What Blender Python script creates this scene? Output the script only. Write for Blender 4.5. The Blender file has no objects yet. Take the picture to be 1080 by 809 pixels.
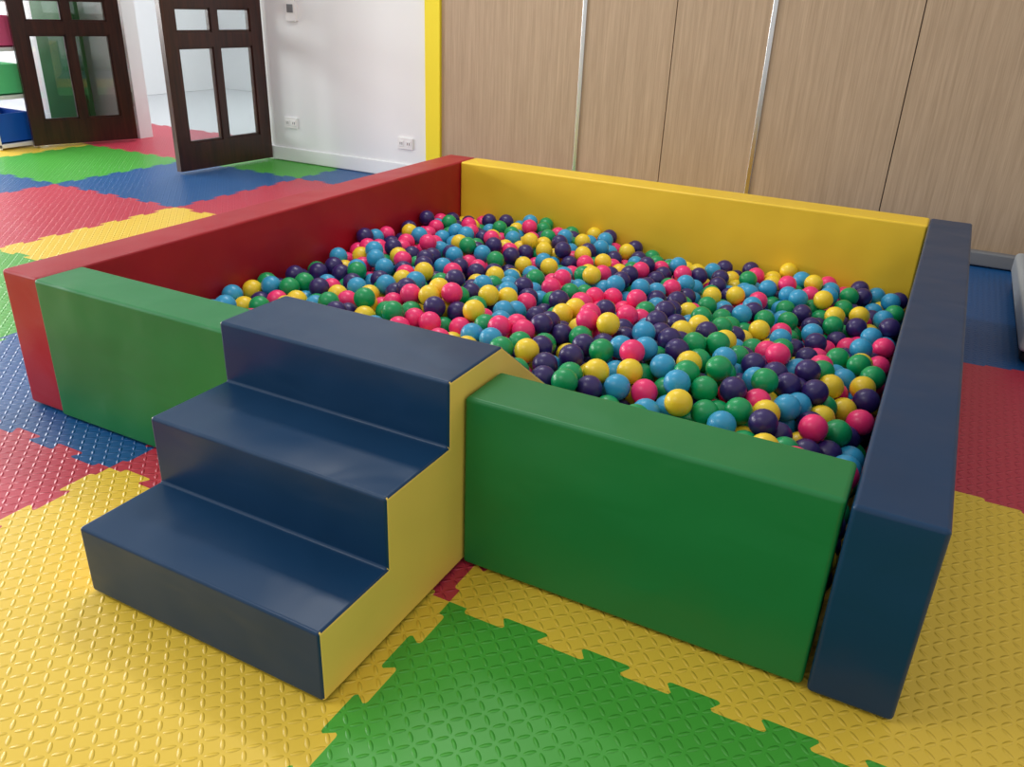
import bpy, bmesh, math, random
import numpy as np
from mathutils import Matrix, Vector
random.seed(7); rng=np.random.default_rng(5)
scene=bpy.context.scene
scene.view_settings.view_transform='Standard'

# ------------------------------------------------------------ materials
def lin(c):
    return tuple(((v/255)/12.92 if v/255<=0.04045 else (((v/255)+0.055)/1.055)**2.4) for v in c)+(1,)
def new_mat(name,col,rough=0.5,**kw):
    m=bpy.data.materials.new(name); m.use_nodes=True
    b=m.node_tree.nodes['Principled BSDF']
    b.inputs['Base Color'].default_value=lin(col); b.inputs['Roughness'].default_value=rough
    for k,v in kw.items(): b.inputs[k].default_value=v
    return m
class NT:
    def __init__(s,m): s.t=m.node_tree; s.b=s.t.nodes['Principled BSDF']
    def n(s,ty,**kw):
        x=s.t.nodes.new(ty)
        for k,v in kw.items(): setattr(x,k,v)
        return x
    def l(s,a,b): s.t.links.new(a,b)
    def m(s,op,a,b=None):
        x=s.n('ShaderNodeMath',operation=op)
        for i,v in enumerate((a,b)):
            if v is None: continue
            if isinstance(v,(int,float)): x.inputs[i].default_value=v
            else: s.l(v,x.inputs[i])
        return x.outputs[0]
    def coord(s,scale=(1,1,1),kind='Object'):
        tc=s.n('ShaderNodeTexCoord'); mp=s.n('ShaderNodeMapping'); mp.inputs['Scale'].default_value=scale
        s.l(tc.outputs[kind],mp.inputs['Vector']); return mp.outputs[0]
    def noise(s,vec,scale,detail=2,rough=.5,dist=0):
        x=s.n('ShaderNodeTexNoise'); x.inputs['Scale'].default_value=scale; x.inputs['Detail'].default_value=detail
        x.inputs['Roughness'].default_value=rough; x.inputs['Distortion'].default_value=dist; s.l(vec,x.inputs['Vector']); return x.outputs[0]
    def bump(s,h,strength,dist,prev=None):
        x=s.n('ShaderNodeBump'); x.inputs['Strength'].default_value=strength; x.inputs['Distance'].default_value=dist
        s.l(h,x.inputs['Height'])
        if prev is not None: s.l(prev,x.inputs['Normal'])
        return x.outputs[0]
def vinyl(name,col,rough=0.42,spec=.45,wr=.14):
    m=new_mat(name,col,rough); t=NT(m); v=t.coord()
    t.b.inputs['Specular IOR Level'].default_value=spec
    b1=t.bump(t.noise(v,4.5,1),0.45,0.028)
    b1=t.bump(t.noise(t.coord((8,8,14)),1,1,.5,.6),wr,0.014,b1)
    b2=t.bump(t.noise(v,900,1),0.12,0.0006,b1)
    t.l(b2,t.b.inputs['Normal'])
    mix=t.n('ShaderNodeMix',data_type='RGBA',blend_type='MULTIPLY'); mix.inputs[0].default_value=1
    mr=t.n('ShaderNodeMapRange'); t.l(t.noise(v,3,3),mr.inputs[0]); mr.inputs[3].default_value=.9; mr.inputs[4].default_value=1.08
    cc=t.n('ShaderNodeCombineColor'); [t.l(mr.outputs[0],cc.inputs[i]) for i in range(3)]
    mix.inputs[6].default_value=lin(col); t.l(cc.outputs[0],mix.inputs[7]); t.l(mix.outputs[2],t.b.inputs['Base Color'])
    return m
def foam(name,col):
    m=new_mat(name,col,0.42); t=NT(m)
    sp=t.n('ShaderNodeSeparateXYZ'); t.l(t.coord((1/.023,)*3),sp.inputs[0])
    U,V=sp.outputs[0],sp.outputs[1]
    iu,iv=t.m('FLOOR',U),t.m('FLOOR',V)
    fu=t.m('SUBTRACT',t.m('SUBTRACT',U,iu),.5); fv=t.m('SUBTRACT',t.m('SUBTRACT',V,iv),.5)
    par=t.m('FLOORED_MODULO',t.m('ADD',iu,iv),2.0)
    s=t.m('SUBTRACT',t.m('MULTIPLY',par,2.0),1.0)
    sv=t.m('MULTIPLY',s,fv)
    a=t.m('DIVIDE',t.m('MULTIPLY',t.m('ADD',fu,sv),.7071),.50)
    b=t.m('DIVIDE',t.m('MULTIPLY',t.m('SUBTRACT',fu,sv),.7071),.17)
    h=t.m('SUBTRACT',1.0,t.m('ADD',t.m('POWER',t.m('ABSOLUTE',a),2.0),t.m('POWER',t.m('ABSOLUTE',b),2.0)))
    h=t.m('POWER',t.m('MAXIMUM',h,0.0),.7)
    t.l(t.bump(h,0.7,0.0035),t.b.inputs['Normal'])
    return m
M={}
M['red']=vinyl('vinyl_red',(166,20,36)); M['green']=vinyl('vinyl_green',(20,122,60))
M['blue']=vinyl('vinyl_navy',(15,55,90),.34,.36); M['yellow']=vinyl('vinyl_yellow',(238,198,52),wr=.03)
M['yellow_s']=vinyl('vinyl_lemon',(250,212,100),wr=.08)
FM={'Y':foam('foam_yellow',(234,198,66)),'G':foam('foam_green',(70,166,54)),'R':foam('foam_red',(192,54,76)),'B':foam('foam_blue',(20,84,144))}
M['wall']=new_mat('wall_paint_white',(236,238,240),.7)
t=NT(M['wall']); t.l(t.bump(t.noise(t.coord(),60,3),.1,.002),t.b.inputs['Normal'])
M['ypaint']=new_mat('wall_paint_yellow',(244,224,36),.6)
M['white']=new_mat('white_plastic',(235,235,235),.35)
M['grey']=new_mat('grey_plastic',(120,122,126),.5)
M['dark']=new_mat('dark_slot',(30,30,32),.6)
M['seam']=new_mat('panel_seam_brown',(70,52,40),.7)
M['chrome']=new_mat('aluminium_strip',(225,226,228),.25,Metallic=1.0)
# wood laminate
m=new_mat('wood_laminate',(196,166,134),.5); t=NT(m)
n1=t.noise(t.coord((70,70,2.0)),1,6,.6); n2=t.noise(t.coord((260,260,6)),1,4,.6)
ad=t.m('ADD',t.m('MULTIPLY',n1,.55),t.m('MULTIPLY',n2,.45))
cr=t.n('ShaderNodeValToRGB'); cr.color_ramp.elements[0].position=.33; cr.color_ramp.elements[0].color=lin((160,136,110))
cr.color_ramp.elements[1].position=.67; cr.color_ramp.elements[1].color=lin((190,165,138))
t.l(ad,cr.inputs[0]); t.l(cr.outputs[0],t.b.inputs['Base Color']); M['lam']=m
# dark door wood
m=new_mat('dark_door_wood',(62,30,20),.3); t=NT(m)
n1=t.noise(t.coord((40,40,3)),1,5,.6)
cr=t.n('ShaderNodeValToRGB'); cr.color_ramp.elements[0].position=.3; cr.color_ramp.elements[0].color=lin((34,16,12))
cr.color_ramp.elements[1].position=.7; cr.color_ramp.elements[1].color=lin((68,32,22))
t.l(n1,cr.inputs[0]); t.l(cr.outputs[0],t.b.inputs['Base Color']); M['door']=m
# thin glass
m=bpy.data.materials.new('thin_glass'); m.use_nodes=True; nt=m.node_tree; nt.nodes.clear()
o=nt.nodes.new('ShaderNodeOutputMaterial'); mx=nt.nodes.new('ShaderNodeMixShader'); tr=nt.nodes.new('ShaderNodeBsdfTransparent')
gl=nt.nodes.new('ShaderNodeBsdfGlossy'); gl.inputs['Roughness'].default_value=.02; mx.inputs[0].default_value=.12
tr.inputs[0].default_value=(.9,.93,.93,1)
nt.links.new(tr.outputs[0],mx.inputs[1]); nt.links.new(gl.outputs[0],mx.inputs[2]); nt.links.new(mx.outputs[0],o.inputs[0]); M['glass']=m

# ------------------------------------------------------------ helpers
def obj_from_bm(name,bm,mats,smooth=False,bevel=0,seg=3,parent=None):
    me=bpy.data.meshes.new(name); bm.to_mesh(me); bm.free()
    for mm in mats: me.materials.append(mm)
    ob=bpy.data.objects.new(name,me); scene.collection.objects.link(ob)
    if bevel:
        b=ob.modifiers.new('bevel','BEVEL'); b.width=bevel; b.segments=seg; b.limit_method='ANGLE'; b.harden_normals=False
        smooth=True
    if smooth:
        for p in me.polygons: p.use_smooth=True
        if bevel:
            w=ob.modifiers.new('wn','WEIGHTED_NORMAL'); w.keep_sharp=True
    if parent: ob.parent=parent
    return ob
def addbox(bm,lo,hi,mi=0):
    vs=[bm.verts.new((x,y,z)) for x in (lo[0],hi[0]) for y in (lo[1],hi[1]) for z in (lo[2],hi[2])]
    for f in ((0,1,3,2),(4,6,7,5),(0,4,5,1),(2,3,7,6),(0,2,6,4),(1,5,7,3)):
        fc=bm.faces.new([vs[i] for i in f]); fc.material_index=mi
def boxes(name,lst,mats,bevel=0,seg=3,parent=None):
    bm=bmesh.new()
    for b in lst: addbox(bm,b[0],b[1],b[2] if len(b)>2 else 0)
    return obj_from_bm(name,bm,mats,bevel=bevel,seg=seg,parent=parent)
def empty(name):
    e=bpy.data.objects.new(name,None); scene.collection.objects.link(e); return e

# ------------------------------------------------------------ floor: jigsaw foam tiles
X0,Y0=0.34,-1.11
cols={(0,0):'Y',(1,0):'G',(2,0):'Y',(-1,0):'R',(-2,0):'Y',(0,1):'R',(1,1):'Y',(2,1):'Y',(-1,1):'B',(-2,1):'G',(2,2):'R',(2,3):'B',
(-2,2):'Y',(-3,2):'R',(-4,2):'B',(-2,3):'R',(-3,3):'B',(-4,3):'G',(-5,3):'Y',(-3,4):'G',(-2,4):'B',(-4,4):'R',(-5,4):'R',(-6,4):'B',(-6,3):'B',
(0,2):'G',(1,2):'R',(-1,2):'R',(0,3):'Y',(1,3):'B',(1,4):'B',(-1,3):'G',(3,0):'G',(3,1):'B',(3,2):'G',(3,3):'Y',(2,4):'B',(-1,-1):'B',(0,-1):'B',(1,-1):'R',(2,-1):'B'}
def edge(flip):
    pts=[(0,0)]; n=11; a=.015; d=.007; c=.006; s=1 if flip else -1
    x0,x1=.04,.96; w=(x1-x0)/n
    pts.append((x0,0))
    for k in range(n):
        xa,xb=x0+k*w,x0+(k+1)*w; o=a*s
        L=xa if k==0 else xa-d; Rr=xb if k==n-1 else xb+d
        pts+= [(L+.001,o-s*c),(L+c*.6,o-s*c*.25),(L+c*1.4,o),(Rr-c*1.4,o),(Rr-c*.6,o-s*c*.25),(Rr-.001,o-s*c)]
        s=-s
    pts.append((x1,0))
    return pts
bm=bmesh.new(); order={'Y':0,'G':1,'R':2,'B':3}
for i in range(-6,4):
    for j in range(-2,5):
        c=cols.get((i,j)) or 'YRBG'[(i*3+j*2)%4]
        x,y=X0+i,Y0+j
        bot=[(x+p[0],y+p[1]) for p in edge((i+j)%2)]
        top=[(x+p[0],y+1+p[1]) for p in edge((i+j+1)%2)]+[(x+1,y+1)]
        lef=[(x+p[1],y+p[0]) for p in edge((i+j)%2)]+[(x,y+1)]
        rig=[(x+1+p[1],y+p[0]) for p in edge((i+j+1)%2)]
        loop=bot+rig+top[::-1][:-1]+lef[::-1][:-1]
        f=bm.faces.new([bm.verts.new((a,b,0)) for a,b in loop]); f.material_index=order[c]
        f.normal_update()
        if f.normal.z<0: f.normal_flip()
        outer=list(f.verts)
        bmesh.ops.inset_region(bm,faces=[f],thickness=.0015,use_even_offset=True)
        for v in outer: v.co.z=-.005
floor=obj_from_bm('floor',bm,[FM['Y'],FM['G'],FM['R'],FM['B']])
boxes('floor_slab',[((-6.0,-3.3,-.12),(5.0,3.31,-.012)),((-6.0,3.31,-.12),(2.0,6.6,-.012))],[new_mat('pale_floor_tile',(205,210,214),.3)])

# ------------------------------------------------------------ room shell
YW=3.31; HT=2.8
boxes('wall_back',[((-6.0,YW,-.01),(-3.62,YW+.12,HT)),((-3.62,YW,2.1),(-2.29,YW+.12,HT)),((-2.29,YW,-.01),(-.945,YW+.12,HT))],[M['wall']])
boxes('trim_1',[((-.945,YW-.02,-.01),(-.84,YW+.12,HT))],[M['ypaint']])
boxes('baseboard_back',[((-2.28,YW-.014,0),(-.945,YW,.09)),((-6.0,YW-.014,0),(-3.64,YW,.09))],[M['wall']],bevel=.004)
wl=[((-.84,YW+.03,-.01),(4.6,YW+.12,HT),1)]
seams=[-.84,.087,.60,1.10,1.77,2.45,3.1,3.8,4.6]
for a,b in zip(seams[:-1],seams[1:]): wl.append(((a+.0025,YW,0.02),(b-.0025,YW+.03,HT),0))
boxes('wall_back_panelling',wl,[M['lam'],M['seam']])
boxes('trim_2',[((x-.012,YW-.012,0.0),(x+.012,YW+.004,HT)) for x in (.087,1.10)],[M['chrome']],bevel=.003)
boxes('baseboard_panelling',[((-.84,YW-.05,0),(4.6,YW,.07))],[M['grey']],bevel=.01)
boxes('trim_3',[((-2.31,YW-.0,0),(-2.27,YW+.14,2.14)),((-3.66,YW-.02,2.08),(-2.27,YW+.14,2.16))],[M['door']],bevel=.004)
# room beyond
boxes('wall_beyond',[((-6.0,6.4,-.01),(2,6.5,HT)),((-6.0,YW+.12,-.01),(-5.9,6.4,HT))],[M['wall']])
bm=bmesh.new()
bmesh.ops.create_cone(bm,cap_ends=True,segments=16,radius1=.02,radius2=.02,depth=6,matrix=Matrix.Translation((-3,6.33,.62))@Matrix.Rotation(math.pi/2,4,'Y'))
for k in range(6): addbox(bm,(-5.5+k,6.32,.60),(-5.47+k,6.4,.64))
obj_from_bm('wall_pipe',bm,[M['grey']],smooth=False)
# left wall with windows
wx=-5.95
boxes('wall_left',[((wx-.12,-3.3,-.01),(wx,YW,.7)),((wx-.12,-3.3,2.3),(wx,YW,HT)),((wx-.12,-3.3,.7),(wx,-2.6,2.3)),((wx-.12,-.2,.7),(wx,.2,2.3)),((wx-.12,2.6,.7),(wx,YW,2.3))],[M['wall']])
for k,(a,b) in enumerate(((-2.6,-.2),(.2,2.6))):
    L=[((wx-.08,a,.7),(wx-.03,a+.05,2.3)),((wx-.08,b-.05,.7),(wx-.03,b,2.3)),((wx-.08,a,.7),(wx-.03,b,.75)),((wx-.08,a,2.25),(wx-.03,b,2.3)),((wx-.08,(a+b)/2-.025,.7),(wx-.03,(a+b)/2+.025,2.3)),((wx-.08,a,1.6),(wx-.03,b,1.65))]
    boxes('window_%d'%(k+1),L,[M['white']],bevel=.004)

# doors
def door(name,hinge,tip):
    w=(Vector(tip)-Vector(hinge)).length; T=.02; L=[]
    st=.095; mid=.05
    rails=[(0.012,.18),(.75,.835),(.975,1.055),(1.95,2.06)]
    L.append(((0,-T,.012),(st,T,2.06),0)); L.append(((w-st,-T,.012),(w,T,2.06),0)); L.append(((w/2-mid/2,-T*.9,.1),(w/2+mid/2,T*.9,2.0),0))
    for a,b in rails: L.append(((st-.002,-T,a),(w-st+.002,T,b),0))
    for a,b in ((.18,.75),(.835,.975),(1.055,1.95)):
        for u0,u1 in ((st,w/2-mid/2),(w/2+mid/2,w-st)):
            L.append(((u0,-.003,a),(u1,.003,b),1))
            for (p,q) in (((u0,a),(u0+.012,b)),((u1-.012,a),(u1,b)),((u0,a),(u1,a+.012)),((u0,b-.012),(u1,b))):
                L.append(((p[0],-T*.6,p[1]),(q[0],T*.6,q[1]),0))
    L.append(((w-.06,-.05,1.08),(w-.035,-T,1.22),2)); L.append(((w-.06,T,1.08),(w-.035,.05,1.22),2))
    for z in (.25,1.05,1.85): L.append(((-.008,-.012,z),(.006,.012,z+.1),2))
    ob=boxes(name,L,[M['door'],M['glass'],M['chrome']])
    d=Vector(tip)-Vector(hinge); ob.location=(hinge[0],hinge[1],0); ob.rotation_euler=(0,0,math.atan2(d.y,d.x))
door('door_1',(-3.57,3.24),(-3.82,2.56))
door('door_2',(-2.25,3.28),(-2.32,2.52))

# wall sockets
def socket(name,x,z):
    L=[((x-.058,YW-.012,z-.035),(x+.058,YW,z+.035),0)]
    for dx in (-.028,.028):
        L.append(((x+dx-.018,YW-.015,z-.018),(x+dx+.018,YW-.011,z+.018),0))
        for q in (-.007,.007): L.append(((x+dx+q-.002,YW-.0165,z-.008),(x+dx+q+.002,YW-.0145,z+.008),1))
    boxes(name,L,[M['white'],M['dark']],bevel=.002)
socket('wall_socket',-2.06,.26); socket('wall_socket.001',-1.11,.22)
boxes('wall_thermostat',[((-2.02,YW-.03,.91),(-1.94,YW,1.04),0),((-2.005,YW-.034,.96),(-1.955,YW-.029,1.01),1),((-1.995,YW-.012,1.04),(-1.97,YW,2.8),0)],[M['white'],M['grey']],bevel=.004)

# open shelf with coloured bins
cb=[new_mat('bin_pink',(236,100,145),.4),new_mat('bin_green',(100,210,140),.4),new_mat('bin_blue',(10,84,190),.4),new_mat('bin_red',(190,30,60),.4)]
sx0,sx1,sy0,sy1=-5.2,-3.87,2.34,2.64
L=[]
for x in (sx0,sx1-.02):
    for y in (sy0,sy1-.02): L.append(((x,y,0),(x+.02,y+.02,1.4),0))
for z in (.01,.33,.64,.95,1.26,1.38): L.append(((sx0,sy0,z),(sx1,sy1,z+.025),0))
for r,z in enumerate((.037,.357,.667,.977)):
    for k in range(4):
        x=sx0+.035+k*.32; c=[3,2,1,4][r]; h=.2
        L.append(((x,sy0-.01,z),(x+.31,sy0+.005,z+h),c)); L.append(((x,sy1-.035,z),(x+.31,sy1-.02,z+h),c)); L.append(((x,sy0,z),(x+.012,sy1-.03,z+h),c)); L.append(((x+.298,sy0,z),(x+.31,sy1-.03,z+h),c)); L.append(((x,sy0,z),(x+.31,sy1-.03,z+.012),c))
boxes('toy_shelf',L,[M['white']]+cb,bevel=.003)
# upright green slabs, added to stand in for the green shape in door_1's glass
bm=bmesh.new()
for k in range(2): addbox(bm,(-4.4,3.12+.055*k,0.0),(-3.98,3.17+.055*k,1.0),0)
obj_from_bm('green_standin_slabs',bm,[M['green']],bevel=.012)
# cushion at right
boxes('floor_cushion',[((2.40,1.97,.0),(3.1,3.0,.05),1),((2.385,1.93,.05),(3.12,3.02,.15),0)],[vinyl('vinyl_pale_grey',(170,178,184)),M['dark']],bevel=.02)

# ------------------------------------------------------------ ball pit
W,D,T,H=2.013,2.292,.145,.3935
YR,YG=.017,.0075; XS,XA=1.296,.712
pit=empty('ball_pit')
def block(name,lo,hi,mat): return boxes(name,[(lo,hi,0)],[mat],bevel=.009,seg=4,parent=pit)
block('red_side_wall',(-T,YR,0),(-.001,D,H),M['red'])
block('blue_side_wall',(W+.001,0,0),(W+T,D,H),M['blue'])
block('yellow_back_wall',(0.001,D-T,0),(W-.001,D,H),M['yellow'])
block('green_front_wall_left',(.001,YG,0),(XA-.003,YG+T,H),M['green'])
block('green_front_wall_right',(XS+.003,YG,0),(2.005,YG+T,H),M['green'])
# steps
Y1,Y2,Y3,YP=-.443,-.250,-.043,.165; h1,h2,h3=.1506,.3023,.4432
YE=.75
prof=[(Y1,0),(Y1,h1),(Y2,h1),(Y2,h2),(Y3,h2),(Y3,h3),(YP,h3),(YE,0.0)]
bm=bmesh.new()
A=[bm.verts.new((XA,y,z)) for y,z in prof]; B=[bm.verts.new((XS,y,z)) for y,z in prof]
n=len(prof)
for i in range(n):
    j=(i+1)%n; f=bm.faces.new((A[i],A[j],B[j],B[i])); f.material_index=0
f=bm.faces.new(A); f.material_index=1
f=bm.faces.new(B[::-1]); f.material_index=1
bmesh.ops.recalc_face_normals(bm,faces=bm.faces)
st=obj_from_bm('foam_steps',bm,[M['blue'],M['yellow_s']],bevel=.007)

# ------------------------------------------------------------ balls (dropped one by one onto the heap)
R=.0345
xlo,xhi,ylo,yhi=R+.002,W-R-.002,YG+T+R+.002,D-T-R-.002
def target(x,y):
    t=.155-.05*(x/2)*(y/2)-.008*(x/2)+.09*np.exp(-((x-1.3)**2/.34+(y-.8)**2/.18))+.02*np.exp(-((x-1.8)**2/.1+(y-.4)**2/.1))+.035*np.exp(-((x-.4)**2/.2+(y-1.2)**2/.5))
    t=t+.022*np.sin(x*6+1)*np.sin(y*5.3)+.014*np.sin(x*11+y*4)*np.sin(y*10+2)
    return t
def base(x,y):
    inx=(x>XA-R)&(x<XS+R); rz=h3-(y-YP)*(h3/(YE-YP))
    b=np.where(inx&(rz>-.02),np.maximum(rz,0)+R*1.26,R)
    return np.maximum(b,R)
P=np.zeros((6000,3)); N=0; rej=0
while N<5000 and rej<140:
    c=np.array([rng.uniform(xlo,xhi),rng.uniform(ylo,yhi)]); rad=.05
    for rnd in range(3):
        cand=c+rng.uniform(-rad,rad,(22,2)); cand[0]=c
        cand[:,0]=np.clip(cand[:,0],xlo,xhi); cand[:,1]=np.clip(cand[:,1],ylo,yhi)
        z=base(cand[:,0],cand[:,1])
        if N:
            near=P[:N]; k=(np.abs(near[:,0]-c[0])<rad+2*R)&(np.abs(near[:,1]-c[1])<rad+2*R); near=near[k]
            if len(near):
                d2=((cand[:,None,:]-near[None,:,:2])**2).sum(2)
                zz=np.where(d2<4*R*R,near[None,:,2]+np.sqrt(np.maximum(4*R*R-d2,0)),0)
                z=np.maximum(z,zz.max(1))
        b=np.argmin(z); c=cand[b]; zc=z[b]; rad*=.55
    if zc>target(c[0],c[1])+rng.uniform(-.02,.035): rej+=1; continue
    rej=0; P[N]=(c[0],c[1],zc); N+=1
P=P[:N]
def ico(sub):
    b=bmesh.new(); bmesh.ops.create_icosphere(b,subdivisions=sub,radius=R)
    v=np.array([x.co[:] for x in b.verts]); f=np.array([[q.index for q in x.verts] for x in b.faces]); b.free(); return v,f
v3,f3=ico(3); v2,f2=ico(2)
hi=P[:,2]>target(P[:,0],P[:,1])-.085
vs=[];fs=[];mi=[];off=0
for p,h in zip(P,hi):
    wy=math.exp(-((p[0]-1.2)**2/.12+(p[1]-.75)**2/.12)); wp=math.exp(-((p[0]-1.0)**2/.3+(p[1]-1.5)**2/.2))
    pr=np.array([.19,.17+.2*wy,.18+.10*wy,.22,.24+.1*wp]); c=rng.choice(5,p=pr/pr.sum())
    v,f=(v3,f3) if h else (v2,f2)
    vs.append(v+p); fs.append(f+off); off+=len(v); mi.append(np.full(len(f),c))
V=np.concatenate(vs);F=np.concatenate(fs);MI=np.concatenate(mi)
me=bpy.data.meshes.new('plastic_balls'); me.vertices.add(len(V)); me.vertices.foreach_set('co',V.ravel().astype(np.float32))
me.loops.add(F.size); me.loops.foreach_set('vertex_index',F.ravel().astype(np.int32))
me.polygons.add(len(F)); me.polygons.foreach_set('loop_start',np.arange(0,F.size,3,dtype=np.int32)); 
me.polygons.foreach_set('material_index',MI.astype(np.int32)); me.polygons.foreach_set('use_smooth',np.ones(len(F),dtype=bool))
me.update(calc_edges=True); me.validate()
for nm,c in (('ball_pink',(248,50,118)),('ball_yellow',(248,212,50)),('ball_green',(10,154,88)),('ball_sky_blue',(52,158,202)),('ball_purple',(50,34,98))):
    me.materials.append(new_mat(nm,c,.33))
balls=bpy.data.objects.new('plastic_balls',me); scene.collection.objects.link(balls)

# ------------------------------------------------------------ lights
w=bpy.data.worlds.new('world'); scene.world=w; w.use_nodes=True
bg=w.node_tree.nodes['Background']; bg.inputs[0].default_value=(1,.985,.96,1); bg.inputs[1].default_value=.66
def area(name,loc,rot,sx,sy,e,col=(1,1,1)):
    l=bpy.data.lights.new(name,'AREA'); l.shape='RECTANGLE'; l.size=sx; l.size_y=sy; l.energy=e; l.color=col
    o=bpy.data.objects.new(name,l); o.location=loc; o.rotation_euler=rot; scene.collection.objects.link(o); return o
area('window_light_1',(wx-.3,-1.4,1.5),(0,-math.pi/2,0),1.6,2.4,240,(1,.99,.97))
area('window_light_2',(wx-.3,1.4,1.5),(0,-math.pi/2,0),1.6,2.4,240,(1,.99,.97))
area('ceiling_lamp_1',(0,1.6,2.75),(0,0,0),1.2,.3,26)
area('ceiling_lamp_2',(0,-1.2,2.75),(0,0,0),1.2,.3,18)
area('beyond_lamp',(-3,5,2.6),(0,0,0),2,2,70)

# ------------------------------------------------------------ camera
yaw,pit_,roll,fpx=-.4686,.4385,.0401,865.6445
f=Vector((math.sin(yaw)*math.cos(pit_),math.cos(yaw)*math.cos(pit_),-math.sin(pit_)))
r=Vector((math.cos(yaw),-math.sin(yaw),0)); u=r.cross(f)
r2=r*math.cos(roll)+u*math.sin(roll); u2=-r*math.sin(roll)+u*math.cos(roll)
cam=bpy.data.cameras.new('camera'); co=bpy.data.objects.new('camera',cam); scene.collection.objects.link(co)
mt=Matrix((r2,u2,-f)).transposed().to_4x4(); mt.translation=Vector((2.0254,-1.2256,1.0962)); co.matrix_world=mt
cam.sensor_fit='HORIZONTAL'; cam.sensor_width=36; cam.lens=fpx/1080*36; cam.clip_start=.02
scene.camera=co
